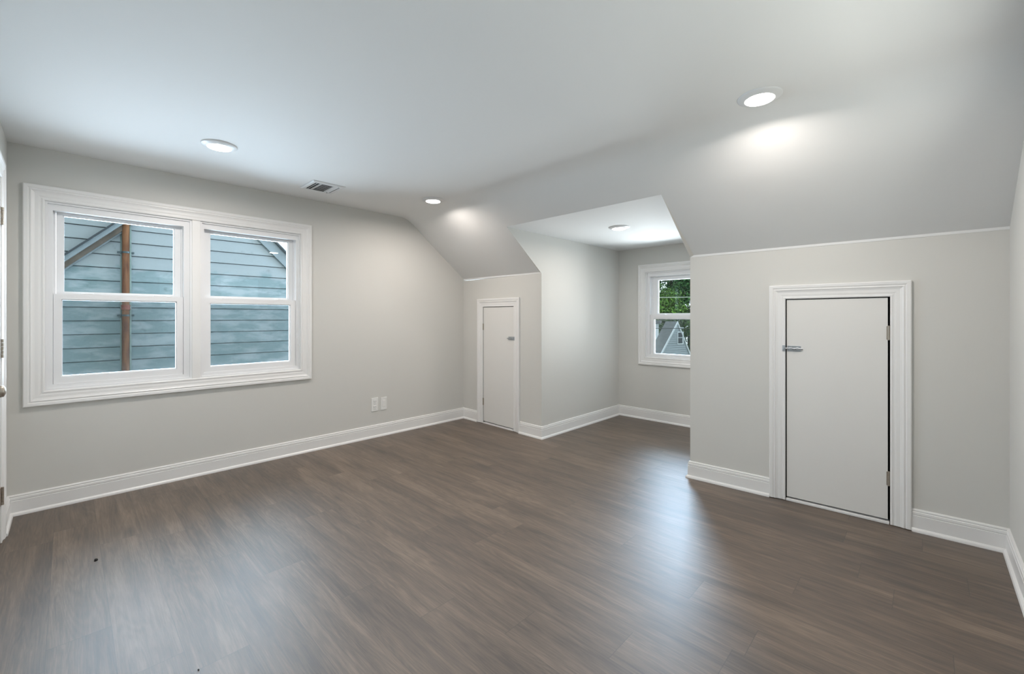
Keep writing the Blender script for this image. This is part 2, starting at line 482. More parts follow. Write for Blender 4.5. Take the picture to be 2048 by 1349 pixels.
P_BACK = Plane((0, 0), (1, 0), (0, -1))
P_LEFT = Plane((XL, 0), (0, -1), (1, 0))              # u = -y
P_RIGHT = Plane((0, YR), (1, 0), (0, 1))
def plane_between(a, b):
    d = Vector((b[0] - a[0], b[1] - a[1])).normalized()
    return Plane(a, (d.x, d.y), (d.y, -d.x)), (Vector(b) - Vector(a)).length
P_KL, LKL = plane_between((X0, 0), (0, YD1))          # u from the window wall, running towards the viewer
P_KR, LKR = plane_between((XR1, YD2), (XR2, YR))
P_DL = Plane((0, YD1), (1, 0), (0, -1))
P_DR = Plane((XR1, YD2), (1, 0), (0, 1))
P_DE = Plane((XD, YD1), (0, -1), (-1, 0))             # u = YD1 - y

# ------------------------------------------------------------------ floor
def build_floor():
    bm = bmesh.new()
    uvl = bm.loops.layers.uv.new('plank'); ue = bm.loops.layers.uv.new('edge')
    cl = bm.loops.layers.color.new('tone')
    WD, LN = 0.172, 1.22
    joints = {-5: -1.695, -4: -2.06, -2: -1.44, -1: -1.755, 0: -2.18, 1: -2.52, 2: -2.825, 3: -3.17, 4: -3.47, 5: -2.29,
              8: -3.557, 9: -3.873, 12: -3.655, 13: -3.96}
    rng = random.Random(3)
    for k in range(-7, 24):
        xa, xb = -2.441 + WD * k, -2.441 + WD * (k + 1)
        if xa > 1.5: continue
        y0, y1 = (YR - 0.04, 0.04) if k <= 14 else (YD2 - 0.04, YD1 + 0.04)
        xa_c, xb_c = max(xa, XL - 0.05), min(xb, XD + 0.04)
        j = joints.get(k, rng.uniform(-4, -2))
        while j > y0: j -= LN
        while j < y1:
            a, b = max(j, y0), min(j + LN, y1)
            if b - a > 0.001:
                tone = (rng.random(), rng.random(), rng.random(), 1)
                f = bm.faces.new([bm.verts.new(p) for p in ((xa_c, a, 0), (xb_c, a, 0), (xb_c, b, 0), (xa_c, b, 0))])
                for lp in f.loops:
                    x, y = lp.vert.co.x - xa, lp.vert.co.y - j
                    lp[uvl].uv = (x, y); lp[ue].uv = (x, y); lp[cl] = tone
            j += LN
    bmesh.ops.recalc_face_normals(bm, faces=bm.faces)
    for f in bm.faces:
        if f.normal.z < 0: f.normal_flip()
    put('floor', bm, 'plank_floor', loc=(0, 0, 0), kind='structure', label='grey brown wood plank floor of the empty attic room', category='floor', recalc=False)
build_floor()

# ------------------------------------------------------------------ ceiling with its slope
def lerp(a, b, t): return a + (b - a) * t
def station(i_or_y):
    ys = [0.0, YD1, YD2, YR]; xk = [X0, 0.0, XR1, XR2]
    y = i_or_y
    if y >= YD1: s, t = 0, (y - 0) / (YD1)
    elif y >= YD2: s, t = 1, (y - YD1) / (YD2 - YD1)
    else: s, t = 2, (y - YD2) / (YR - YD2)
    x_b, z_b = lerp(xk[s], xk[s + 1], t), lerp(ZK[s], ZK[s + 1], t)
    xa = [lerp(-0.738, -0.791, t), lerp(-0.791, -0.801, t), lerp(-0.801, -0.72, t)][s]
    # rounded change of pitch
    d = Vector((x_b - xa, z_b - H)).normalized()
    R = 0.11
    p0, p1, p2 = Vector((xa - R, H)), Vector((xa, H)), Vector((xa, H)) + d * R
    pts = []
    for k in range(9):
        q = k / 8
        pts.append(p0 * (1 - q) ** 2 + p1 * 2 * q * (1 - q) + p2 * q * q)
    zc = HD
    tc = (zc - H) / d.y
    pts.append(Vector((xa, H)) + d * tc)
    pts.append(Vector((x_b - 0.002, z_b + 0.015)))
    pts.append(Vector((x_b - 0.002, z_b)))
    pts.append(Vector((x_b + 0.03, z_b - 0.001)))
    return [Vector((p.x, y, p.y)) for p in pts]

def build_ceiling():
    bm = bmesh.new()
    ys = [0.12, 0.0, -0.4, -0.8, YD1, -1.7, -2.2, YD2, -3.1, -3.5, -3.9, YR, YR - 0.1]
    rows = []
    for y in ys:
        r = station(min(0.0, max(YR, y)))
        for p in r: p.y = y
        r = [Vector((XL - 0.1, y, H))] + r
        rows.append([bm.verts.new(p) for p in r])
    n = len(rows[0])
    for a, b, ya, yb in zip(rows, rows[1:], ys, ys[1:]):
        for k in range(n - 1):
            in_dormer = ya <= YD1 + 1e-6 and yb >= YD2 - 1e-6
            if in_dormer and k >= n - 4: continue
            bm.faces.new((a[k], a[k + 1], b[k + 1], b[k])).smooth = k <= 8
    bmesh.ops.remove_doubles(bm, verts=bm.verts, dist=1e-5)
    bmesh.ops.recalc_face_normals(bm, faces=bm.faces)
    if sum(f.normal.z * f.calc_area() for f in bm.faces) > 0:
        for f in bm.faces: f.normal_flip()
    o = put('ceiling', bm, 'ceiling_paint', loc=(0, 0, H), kind='structure', label='white ceiling, flat and then sloping down to the knee walls', category='ceiling', recalc=False)
    bm = bmesh.new()
    x_a = XS
    vs = [bm.verts.new(p) for p in ((x_a, YD1, HD), (XD + 0.1, YD1 + 0.0, HD), (XD + 0.1, YD2, HD), (x_a, YD2, HD))]
    up = [bm.verts.new((v.co.x, v.co.y, HD + 0.08)) for v in vs]
    bm.faces.new(vs); bm.faces.new(up[::-1])
    for i in range(1, 4):
        a, b = (i, (i + 1) % 4)
        if i != 3: bm.faces.new((vs[a], vs[b], up[b], up[a]))
    bm.faces.new((vs[0], vs[1], up[1], up[0]))
    put('ceiling_dormer', bm, 'ceiling_paint', loc=(0.5, -1.97, HD), kind='structure', label='low white flat ceiling inside the dormer alcove', category='ceiling')
build_ceiling()

# ------------------------------------------------------------------ walls
W1 = (-3.3466, -1.8194, 0.740, 1.933)          # twin window opening on the window wall (x, z)
D3 = (0.445, 1.215, 0.0, 1.945)                # left door opening (u = -y)
W2 = (1.601 + YD1, 2.345 + YD1, 0.735, 1.730)  # dormer window opening in u = YD1 - y
D1 = (0.360, 0.857, 0.0, 1.3175)               # small closet door on the left knee wall (u)
D2 = (3.3105 + YD2, 3.826 + YD2, 0.0, 1.320)   # closet door on the right knee wall (u)

put('wall_back', slab(P_BACK, XL - 0.12, X0 + 0.10, 0, H + 0.1, [W1], -0.14), 'wall_paint', kind='structure', label='pale grey wall with the twin window', category='wall')
put('wall_left', slab(P_LEFT, 0.0, -YR + 0.1, 0, H + 0.1, [D3], -0.12), 'wall_paint', kind='structure', label='pale grey wall at the left edge holding the white door', category='wall')
put('wall_right', slab(P_RIGHT, XL - 0.1, XR2 + 0.1, 0, H + 0.1, [(W1[0] + 1.0, W1[1] + 1.0, W1[2], W1[3])], -0.14), 'wall_paint', kind='structure', label='pale grey wall at the right edge', category='wall')
put('wall_knee_left', slab(P_KL, 0, LKL, 0, 1.636, [D1], -0.10), 'wall_paint', kind='structure', label='short knee wall left of the dormer alcove', category='wall')
put('wall_knee_right', slab(P_KR, 0, LKR, 0, 1.649, [D2], -0.10), 'wall_paint', kind='structure', label='knee wall right of the dormer alcove', category='wall')
put('wall_dormer_left', prism(P_DL, [(0, 0), (XD, 0), (XD, HD), (XS, HD), (0, ZK[1])], 0, -0.09, [(0.04, 0), (XD, 0), (XD, HD), (XS + 0.06, HD + 0.02), (0.04, ZK[1] + 0.02)]), 'wall_paint', kind='structure', label='left cheek wall of the dormer alcove', category='wall')
put('wall_dormer_right', prism(P_DR, [(0, 0), (XD - XR1, 0), (XD - XR1, HD), (XS - XR1, HD), (0, ZK[2])], 0, -0.09, [(0.04, 0), (XD - XR1, 0), (XD - XR1, HD), (XS - XR1 + 0.06, HD + 0.02), (0.04, ZK[2] + 0.02)]), 'wall_paint', kind='structure', label='right cheek wall of the dormer alcove', category='wall')
put('wall_dormer_end', slab(P_DE, -0.1, YD1 - YD2 + 0.1, 0, HD + 0.08, [W2], -0.14), 'wall_paint', kind='structure', label='end wall of the dormer alcove round its window', category='wall')

# ------------------------------------------------------------------ baseboards
BASE = [(0, 0), (0.026, 0), (0.026, 0.005), (0.0235, 0.013), (0.018, 0.0185), (0.0135, 0.0205), (0.0135, 0.088), (0.0105, 0.0895), (0.0105, 0.093),
        (0.0130, 0.0955), (0.0120, 0.107), (0.0085, 0.110), (0.0085, 0.1135), (0.0105, 0.116), (0.0080, 0.1215), (0, 0.124)]
def baseboard(name, label, a, b, prev=None, nxt=None):
    """a -> b with the room on the right hand; prev / nxt are neighbours for mitres, None for a square end."""
    a, b = Vector(a), Vector(b)
    def nrm(p, q):
        d = (q - p).normalized(); return Vector((d.y, -d.x))
    n = nrm(a, b)
    def mit(n1, n2):
        m = (n1 + n2).normalized(); return m / max(0.2, m.dot(n2))
    ma = mit(nrm(Vector(prev), a), n) if prev else n
    mb = mit(n, nrm(b, Vector(nxt))) if nxt else n
    bm = bmesh.new()
    add_loft(bm, [[(a.x + ma.x * d, a.y + ma.y * d, z) for d, z in BASE], [(b.x + mb.x * d, b.y + mb.y * d, z) for d, z in BASE]])
    put(name, bm, 'trim_paint', kind='structure', label=label, category='baseboard')
def on(P, u):
    v = P(u, 0, 0); return (v.x, v.y)
cA, cB, cC, cE, cF, cG, cH_, cJ, cK = (XL, -0.3535), (XL, 0), (X0, 0), (0, YD1), (XD, YD1), (XD, YD2), (XR1, YD2), (XR2, YR), (XL, YR)
CW = 0.0905
d1a, d1b = on(P_KL, D1[0] - CW), on(P_KL, D1[1] + CW)
d2a, d2b = on(P_KR, D2[0] - CW), on(P_KR, D2[1] + CW)
baseboard('baseboard_left', 'short white baseboard between the left door and the window wall', cA, cB, None, cC)
baseboard('baseboard_back', 'long white baseboard under the twin window', cB, cC, cA, cE)
baseboard('baseboard_knee_left', 'short white baseboard between the window wall and the small door', cC, d1a, cB, None)
baseboard('baseboard_knee_left_inner', 'white baseboard between the small door and the dormer alcove', d1b, cE, None, cF)
baseboard('baseboard_dormer_left', 'white baseboard along the left cheek of the dormer alcove', cE, cF, d1b, cG)
baseboard('baseboard_dormer_end', 'white baseboard under the dormer window', cF, cG, cE, cH_)
baseboard('baseboard_dormer_right', 'white baseboard along the right cheek of the dormer alcove', cG, cH_, cF, cJ)
baseboard('baseboard_knee_right', 'white baseboard between the dormer alcove and the larger closet door', cH_, d2a, cG, None)
baseboard('baseboard_knee_right_outer', 'white baseboard between the larger closet door and the right wall', d2b, cJ, None, cK)
baseboard('baseboard_right', 'white baseboard along the right wall', cJ, cK, d2b, None)
baseboard('baseboard_left_near', 'white baseboard along the left wall past the door', cK, (XL, -1.3065), None, None)

# ------------------------------------------------------------------ windows
def sash(kind, root, P, o, g, d_face, d_glass, thick, rng):
    """o = outer, g = glass (u0,u1,z0,z1); depths are negative behind the wall face."""
    bm = bmesh.new()
    ring(bm, P, o, g, d_face, d_face - thick)
    # glazing bead stepping down to the pane
    gi = (g[0] + 0.006, g[1] - 0.006, g[2] + 0.006, g[3] - 0.006)
    ring(bm, P, (g[0] - 0.001, g[1] + 0.001, g[2] - 0.001, g[3] + 0.001), gi, d_face - 0.012, d_face - thick + 0.002)
    s = put(kind, bm, 'vinyl', root)
    put('glass_pane', box(P, gi[0] - 0.003, gi[1] + 0.003, d_glass, d_glass - 0.004, gi[2] - 0.003, gi[3] + 0.003), 'window_glass', s)
    return s

def latch(root, P, u, d, z):
    bm = bmesh.new()
    add_box(bm, P, u - 0.032, u + 0.032, d - 0.004, d - 0.022, z, z + 0.006, bevel=0.002)
    add_box(bm, P, u - 0.010, u + 0.022, d - 0.006, d - 0.018, z + 0.006, z + 0.0095, bevel=0.001)
    put('tilt_latch', bm, 'vinyl', root)

def hung_unit(root, P, ou, lo, up_o, lg, ug, rail_top, z_top, z_bot):
    """ou = opening u0,u1; lo = lower sash u0,u1; up_o = upper sash u0,u1."""
    # vinyl frame round the sashes
    bm = bmesh.new()
    ring(bm, P, (ou[0], ou[1], z_bot, z_top), (lo[0], lo[1], z_bot + 0.035, z_top - 0.052), -0.016, -0.062)
    ring(bm, P, (ou[0], ou[1], z_bot, z_top), (up_o[0], up_o[1], z_bot + 0.03, z_top - 0.045), -0.060, -0.13)
    ring(bm, P, (ou[0], ou[1], z_bot, z_top), (ou[0] + 0.012, ou[1] - 0.012, z_bot + 0.012, z_top - 0.012), -0.004, -0.02)
    put('window_frame', bm, 'vinyl', root)
    lower = sash('lower_sash', root, P, (lo[0] + 0.0015, lo[1] - 0.0015, z_bot + 0.034, rail_top), lg, -0.024, -0.042, 0.034, None)
    upper = sash('upper_sash', root, P, (up_o[0] + 0.001, up_o[1] - 0.001, rail_top - 0.04, z_top - 0.046), ug, -0.066, -0.084, 0.034, None)
    wu = lo[1] - lo[0]
    for q in (0.235, 0.80):
        latch(lower, P, lo[0] + wu * q, -0.024, rail_top)
    # half screen outside the lower sash
    bm = bmesh.new()
    ring(bm, P, (ou[0] + 0.012, ou[1] - 0.012, z_bot + 0.012, rail_top + 0.0), (ou[0] + 0.04, ou[1] - 0.04, z_bot + 0.04, rail_top - 0.02), -0.118, -0.126)
    sc = put('screen_frame', bm, 'vinyl', root)
    put('insect_screen', box(P, ou[0] + 0.038, ou[1] - 0.038, -0.121, -0.1225, z_bot + 0.038, rail_top - 0.018), 'screen_mesh', sc)

def window_twin(name, P, du, label):
    o = P((W1[0] + W1[1]) / 2 + du, 0, W1[2])
    root = empty(name, o, label=label, category='window', kind='structure')
    bm = bmesh.new(); frame(bm, P, W1[0] + du, W1[1] + du, W1[2], W1[3], CASING)
    put('window_casing', bm, 'trim_paint', root)
    m0, m1 = -2.5973 + du, -2.5464 + du
    put('mullion', box(P, m0, m1, 0.006, -0.13, W1[2], W1[3], bevel=0.0015), 'trim_paint', root)
    def sh(*v): return tuple(x + du if i < 2 else x for i, x in enumerate(v))
    hung_unit(root, P, (W1[0] + du, m0), sh(-3.312, -2.645), sh(-3.300, -2.655), sh(-3.276, -2.684, 0.818, 1.317), sh(-3.268, -2.691, 1.3635, 1.866), 1.352, W1[3], W1[2])
    hung_unit(root, P, (m1, W1[1] + du), sh(-2.519, -1.851), sh(-2.507, -1.861), sh(-2.480, -1.893, 0.816, 1.311), sh(-2.473, -1.898, 1.3635, 1.864), 1.349, W1[3], W1[2])
window_twin('window_1', P_BACK, 0.0, 'white twin double hung window with a wide moulded casing')
window_twin('added_window', P_RIGHT, 1.0, 'added unseen twin window in the right wall, letting fill light onto the ceiling')  # unseen window, added so the right side of the ceiling gets light

def window_dormer():
    P = P_DE
    root = empty('window_2', (XD, -1.973, W2[2]), label='white double hung window in the dormer alcove, trees outside', category='window', kind='structure')
    bm = bmesh.new(); frame(bm, P, W2[0], W2[1], W2[2], W2[3], CASING)
    put('window_casing', bm, 'trim_paint', root)
    hung_unit(root, P, (W2[0], W2[1]), (W2[0] + 0.044, W2[1] - 0.044), (W2[0] + 0.058, W2[1] - 0.058),
              (W2[0] + 0.086, W2[1] - 0.086, 0.775, 1.184), (W2[0] + 0.115, W2[1] - 0.115, 1.242, 1.638), 1.231, W2[3], W2[2])
window_dormer()

# ------------------------------------------------------------------ closet doors
def hinge(leaf, P, u, z0, z1, mat, side):
    bm = bmesh.new()
    zc = [z0 + (z1 - z0) * k / 3 for k in range(4)]
    for k in range(3):
        add_cyl(bm, P(u, 0.004, zc[k] + 0.0008), P(u, 0.004, zc[k + 1] - 0.0008), 0.0058, seg=14)
    add_cyl(bm, P(u, 0.004, z0 - 0.003), P(u, 0.004, z1 + 0.003), 0.0035, seg=10)
    add_box(bm, P, u - 0.010, u + 0.010, -0.003, 0.0022, z0, z1)
    put('hinge', bm, mat, leaf)

def barrel_bolt(leaf, P, u_edge, sgn, z, mat):
    """Plate on the leaf, keeper on the casing; sgn = direction from the leaf to the casing along u."""
    def B(bm, a, b, *r, **k):
        u0, u1 = sorted((u_edge - sgn * a, u_edge - sgn * b)); add_box(bm, P, u0, u1, *r, **k)
    bm = bmesh.new()
    B(bm, 0.004, 0.078, -0.001, 0.0025, z - 0.0185, z + 0.0185, bevel=0.0008)
    for a in (0.014, 0.052):
        B(bm, a, a + 0.016, 0.001, 0.0125, z - 0.009, z + 0.009, bevel=0.002)
    pl = put('barrel_bolt', bm, mat, leaf)
    bm = bmesh.new()
    add_cyl(bm, P(u_edge + sgn * 0.010, 0.0085, z), P(u_edge - sgn * 0.090, 0.0085, z), 0.0052, seg=16)
    add_cyl(bm, P(u_edge - sgn * 0.042, 0.0085, z - 0.002), P(u_edge - sgn * 0.042, 0.021, z - 0.006), 0.0042, 0.005, seg=12)
    put('bolt_rod', bm, mat, pl)
    bm = bmesh.new()
    u0, u1 = sorted((u_edge + sgn * 0.006, u_edge + sgn * 0.023))
    add_box(bm, P, u0, u1, 0.008, 0.0125, z - 0.020, z + 0.020, bevel=0.0008)
    u0, u1 = sorted((u_edge + sgn * 0.010, u_edge + sgn * 0.019))
    add_box(bm, P, u0, u1, 0.012, 0.0225, z - 0.009, z + 0.009, bevel=0.002)
    put('bolt_keeper', bm, mat, pl)

def closet_door(name, P, D, label, hinge_side, hz, bolt_z, hmat, gap_l, gap_r, gap_t, loc_u):
    o = P((D[0] + D[1]) / 2, 0, 0)
    root = empty(name, (o.x, o.y, 0), label=label, category='door', kind='structure')
    bm = bmesh.new(); frame(bm, P, D[0], D[1], 0.004, D[3], CASING, closed=False)
    put('door_casing', bm, 'trim_paint', root)
    # jamb lining of the opening, closed behind; near-black paints in the shade of the gap
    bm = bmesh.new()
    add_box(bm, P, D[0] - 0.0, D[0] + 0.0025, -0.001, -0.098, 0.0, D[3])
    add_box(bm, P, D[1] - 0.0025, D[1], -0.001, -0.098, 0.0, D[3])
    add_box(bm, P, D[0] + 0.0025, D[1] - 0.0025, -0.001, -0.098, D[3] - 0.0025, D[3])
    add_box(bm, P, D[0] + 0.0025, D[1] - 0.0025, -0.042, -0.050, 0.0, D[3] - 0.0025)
    put('door_jamb', bm, 'gap_shade', root)
    put('threshold', box(P, D[0] + 0.003, D[1] - 0.003, 0.010, -0.040, 0.0005, 0.016, bevel=0.003), 'trim_paint', root)
    u0, u1 = D[0] + gap_l, D[1] - gap_r
    leaf = put('door_leaf', box(P, u0, u1, 0.0, -0.034, 0.027, D[3] - gap_t, bevel=0.001), 'door_paint', root)
    hu = (u0 - 0.004) if hinge_side < 0 else (u1 + 0.004)
    for z0, z1 in hz:
        hinge(leaf, P, hu, z0, z1, hmat, hinge_side)
    barrel_bolt(leaf, P, u1 if hinge_side < 0 else u0, 1 if hinge_side < 0 else -1, bolt_z, 'zinc')

closet_door('door_1', P_KL, D1, 'small narrow white closet door in the knee wall left of the dormer alcove', -1, ((0.210, 0.285), (1.060, 1.128)), 0.978, 'nickel', 0.0045, 0.0055, 0.005, 0)
closet_door('door_2', P_KR, D2, 'larger white closet door with a steel bolt in the right knee wall', 1, ((0.226, 0.305), (1.071, 1.149)), 0.997, 'nickel', 0.0062, 0.0100, 0.0055, 0)

def side_door():
    P = P_LEFT
    root = empty('door_3', (XL, -(D3[0] + D3[1]) / 2, 0), label='white door with nickel hinges at the left edge of the room', category='door', kind='structure')
    bm = bmesh.new(); frame(bm, P, D3[0], D3[1], 0.002, D3[3], CASING, closed=False)
    put('door_casing', bm, 'trim_paint', root)
    bm = bmesh.new()
    add_box(bm, P, D3[0], D3[0] + 0.003, 0.0, -0.11, 0.0, D3[3])
    add_box(bm, P, D3[1] - 0.003, D3[1], 0.0, -0.11, 0.0, D3[3])
    add_box(bm, P, D3[0] + 0.003, D3[1] - 0.003, 0.0, -0.11, D3[3] - 0.003, D3[3])
    add_box(bm, P, D3[0] + 0.003, D3[1] - 0.003, -0.060, -0.070, 0.0, D3[3] - 0.003)
    put('door_jamb', bm, 'trim_paint', root)
    bm = bmesh.new()
    add_box(bm, P, D3[0] + 0.006, D3[1] - 0.006, 0.006, -0.030, 0.012, D3[3] - 0.006, bevel=0.0015)
    for (a, b) in ((0.08, 0.36), (0.42, 0.70)):
        for (z0, z1) in ((0.18, 0.78), (0.95, 1.78)):
            ring(bm, P, (D3[0] + a, D3[0] + b, z0, z1), (D3[0] + a + 0.03, D3[0] + b - 0.03, z0 + 0.03, z1 - 0.03), 0.0095, 0.005)
    leaf = put('door_leaf', bm, 'trim_paint', root)
    for z0, z1 in ((0.205, 0.300), (0.985, 1.085), (1.690, 1.785)):
        bm = bmesh.new()
        zc = [z0 + (z1 - z0) * k / 5 for k in range(6)]
        for k in range(5):
            add_cyl(bm, P(D3[0] + 0.004, 0.012, zc[k] + 0.0008), P(D3[0] + 0.004, 0.012, zc[k + 1] - 0.0008), 0.007, seg=14)
        add_box(bm, P, D3[0] + 0.004, D3[0] + 0.034, 0.0055, 0.0085, z0, z1)
        put('hinge', bm, 'nickel', leaf)
    bm = bmesh.new()
    c = P(D3[1] - 0.07, 0, 0.885)
    def ln(r, d): return (r, d)
    prof = [(0.032, 0.006), (0.032, 0.010), (0.012, 0.014), (0.011, 0.036), (0.020, 0.042), (0.026, 0.052), (0.024, 0.064), (0.012, 0.070), (0.0, 0.071)]
    seg = 28; rings = []
    for r, d in prof:
        if r == 0: rings.append([bm.verts.new(c + P.n * d)])
        else: rings.append([bm.verts.new(c + P.n * d + P.u * (r * math.cos(2 * math.pi * i / seg)) + Vector((0, 0, r * math.sin(2 * math.pi * i / seg)))) for i in range(seg)])
    for a, b in zip(rings, rings[1:]):
        for i in range(seg):
            j = (i + 1) % seg
            if len(b) == 1: bm.faces.new((a[i], a[j], b[0]))
            else: bm.faces.new((a[i], a[j], b[j], b[i]))
    put('door_knob', bm, 'nickel', leaf, smooth=True)
side_door()

# ------------------------------------------------------------------ ceiling lights
LG = 'round recessed lights'
def make_light(loc, label):
    root = empty('ceiling_light', loc, label=label, category='ceiling light', group=LG)
    bm = bmesh.new()
    add_lathe(bm, loc, [(0.0945, 0.0), (0.0940, -0.004), (0.090, -0.0065), (0.078, -0.0105), (0.066, -0.0155), (0.0625, -0.0155), (0.0625, -0.003)], 56)
    put('trim_ring', bm, 'white_metal', root, loc=loc, smooth=True)
    bm = bmesh.new()
    add_lathe(bm, loc, [(0.0623, -0.012), (0.0623, -0.0162), (0.058, -0.0178), (0.040, -0.0195), (0.0, -0.0202)], 48)
    put('diffuser', bm, 'lamp_diffuser', root, loc=loc, smooth=True)
    d = bpy.data.lights.new('lamp_light', 'AREA')
    d.shape = 'DISK'; d.size = 0.118; d.energy = LAMP_W; d.color = LAMP_COLOR; d.spread = math.radians(172)
    o = bpy.data.objects.new('lamp_light', d); COL.objects.link(o)
    o.parent = root; o.location = (0, 0, -0.024)
    return root
lamp = make_light((-2.600, -0.850, H), 'round white ceiling light nearest the twin window, left of the air vent')
def copy_light(loc, label, watts=LAMP_W):
    r = lamp.copy(); COL.objects.link(r); r.location = loc; r['label'] = label
    for ch in list(lamp.children):
        c = ch.copy(); COL.objects.link(c); c.parent = r
        if c.type == 'LIGHT':
            c.data = ch.data.copy(); c.data.energy = watts
    return r
copy_light((-0.965, -0.785, H), 'round ceiling light at the start of the slope, right of the air vent')
copy_light((-0.945, -3.400, H), 'largest round ceiling light, above the right closet door side')
copy_light((0.238, -1.966, HD), 'round light in the low dormer ceiling', DORMER_LAMP_W)

# ------------------------------------------------------------------ air vent
def air_vent():
    x0, x1, y0, y1 = -1.938, -1.682, -0.590, -0.315
    root = empty('air_vent', ((x0 + x1) / 2, (y0 + y1) / 2, H), label='white louvred air vent in the ceiling near the twin window', category='vent')
    bm = bmesh.new()
    # stamped face: sloping rim down to a flat frame with three louvre windows
    rim = [(x0, x1, y0, y1, H - 0.0005), (x0, x1, y0, y1, H - 0.003), (x0 + 0.014, x1 - 0.014, y0 + 0.014, y1 - 0.014, H - 0.009)]
    rows = []
    for a, b, c, d, z in rim:
        rows.append([bm.verts.new(p) for p in ((a, c, z), (b, c, z), (b, d, z), (a, d, z))])
    for r, s in zip(rows, rows[1:]):
        for i in range(4):
            bm.faces.new((r[i], r[(i + 1) % 4], s[(i + 1) % 4], s[i]))
    ix0, ix1, iy0, iy1 = x0 + 0.032, x1 - 0.032, y0 + 0.036, y1 - 0.036
    xa, xb = ix0 + 0.046, ix1 - 0.046
    ZF = H - 0.009
    def q(a, b, c, d): add_box(bm, XY, a, b, c, d, ZF, ZF + 0.0015)
    q(x0 + 0.014, ix0, y0 + 0.014, y1 - 0.014); q(ix1, x1 - 0.014, y0 + 0.014, y1 - 0.014)
    q(ix0, ix1, y0 + 0.014, iy0); q(ix0, ix1, iy1, y1 - 0.014)
    q(xa - 0.004, xa + 0.004, iy0, iy1); q(xb - 0.004, xb + 0.004, iy0, iy1)
    put('vent_frame', bm, 'white_metal', root)
    put('duct_shade_sheet', box(XY, x0 + 0.02, x1 - 0.02, y0 + 0.02, y1 - 0.02, H - 0.0018, H - 0.0003), 'duct_shade', root)  # dark sheet on the ceiling painting the duct's shade behind the louvres
    def blade(c, d, w, tilt, along_y):
        bm = bmesh.new()
        dx, dz = w / 2 * math.cos(tilt), w / 2 * math.sin(tilt)
        for s in (0,):
            if along_y:
                pts = [(c - dx, iy0, ZF + 0.0035 - dz), (c + dx, iy0, ZF + 0.0035 + dz), (c + dx, iy1, ZF + 0.0035 + dz), (c - dx, iy1, ZF + 0.0035 - dz)]
            else:
                pts = [(xa + 0.004, c - dx, ZF + 0.0035 - dz), (xb - 0.004, c - dx, ZF + 0.0035 - dz), (xb - 0.004, c + dx, ZF + 0.0035 + dz), (xa + 0.004, c + dx, ZF + 0.0035 + dz)]
            lo = [bm.verts.new(p) for p in pts]; up = [bm.verts.new((p[0], p[1], p[2] + 0.0008)) for p in pts]
            bm.faces.new(lo[::-1]); bm.faces.new(up)
            for i in range(4): bm.faces.new((lo[i], lo[(i + 1) % 4], up[(i + 1) % 4], up[i]))
        put('louvre', bm, 'white_metal', root)
    for k in range(2):
        blade(ix0 + 0.004 + 0.021 * (k + 1) - 0.006, 0, 0.015, math.radians(22), True)
        blade(ix1 - 0.004 - 0.021 * (k + 1) + 0.006, 0, 0.022, math.radians(-24), True)
    n = 8
    for k in range(n):
        blade(iy0 + (iy1 - iy0) * (k + 0.5) / n, 0, 0.0130, math.radians(11), False)
    for yy in (y0 + 0.024, y1 - 0.024):
        bm = bmesh.new(); add_cyl(bm, ((x1 - 0.05), yy, ZF + 0.0005), ((x1 - 0.05), yy, ZF - 0.0015), 0.004, seg=12)
        put('screw', bm, 'zinc', root)
air_vent()

# ------------------------------------------------------------------ wall plates
def wall_plate(name, u0, u1, z0, z1, label, category, outlet):
    P = P_BACK
    root = empty(name, ((u0 + u1) / 2, 0, z0), label=label, category=category)
    put('cover_plate', box(P, u0, u1, 0.0, 0.006, z0, z1, bevel=0.0022), 'white_plastic', root)
    uc, zc = (u0 + u1) / 2, (z0 + z1) / 2
    if outlet:
        for s in (-1, 1):
            z = zc + s * 0.028
            bm = bmesh.new()
            add_box(bm, P, uc - 0.017, uc + 0.017, 0.004, 0.0085, z - 0.021, z + 0.021, bevel=0.002)
            r = put('receptacle', bm, 'white_plastic', root)
            bm = bmesh.new()
            add_box(bm, P, uc - 0.009, uc - 0.006, 0.0083, 0.0088, z - 0.002, z + 0.010)
            add_box(bm, P, uc + 0.006, uc + 0.009, 0.0083, 0.0088, z - 0.001, z + 0.009)
            add_cyl(bm, P(uc, 0.0083, z - 0.011), P(uc, 0.0088, z - 0.011), 0.0028, seg=12)
            put('slot', bm, 'dark_slot', r)
        bm = bmesh.new(); add_cyl(bm, P(uc, 0.004, zc), P(uc, 0.0075, zc), 0.003, seg=12)
        put('screw', bm, 'zinc', root)
    else:
        bm = bmesh.new(); add_box(bm, P, uc - 0.016, uc + 0.016, 0.004, 0.0080, zc - 0.034, zc + 0.034, bevel=0.002)
        put('insert', bm, 'white_plastic', root)
        for s in (-1, 1):
            bm = bmesh.new(); add_cyl(bm, P(uc, 0.004, zc + s * 0.048), P(uc, 0.0072, zc + s * 0.048), 0.0028, seg=12)
            put('screw', bm, 'white_plastic', root)
wall_plate('power_outlet', -1.149, -1.076, 0.260, 0.393, 'white power outlet low on the window wall, left of the two wall plates', 'outlet', True)
wall_plate('wall_plate', -1.046, -0.980, 0.262, 0.389, 'white plate low on the window wall, right beside the power outlet', 'wall plate', False)

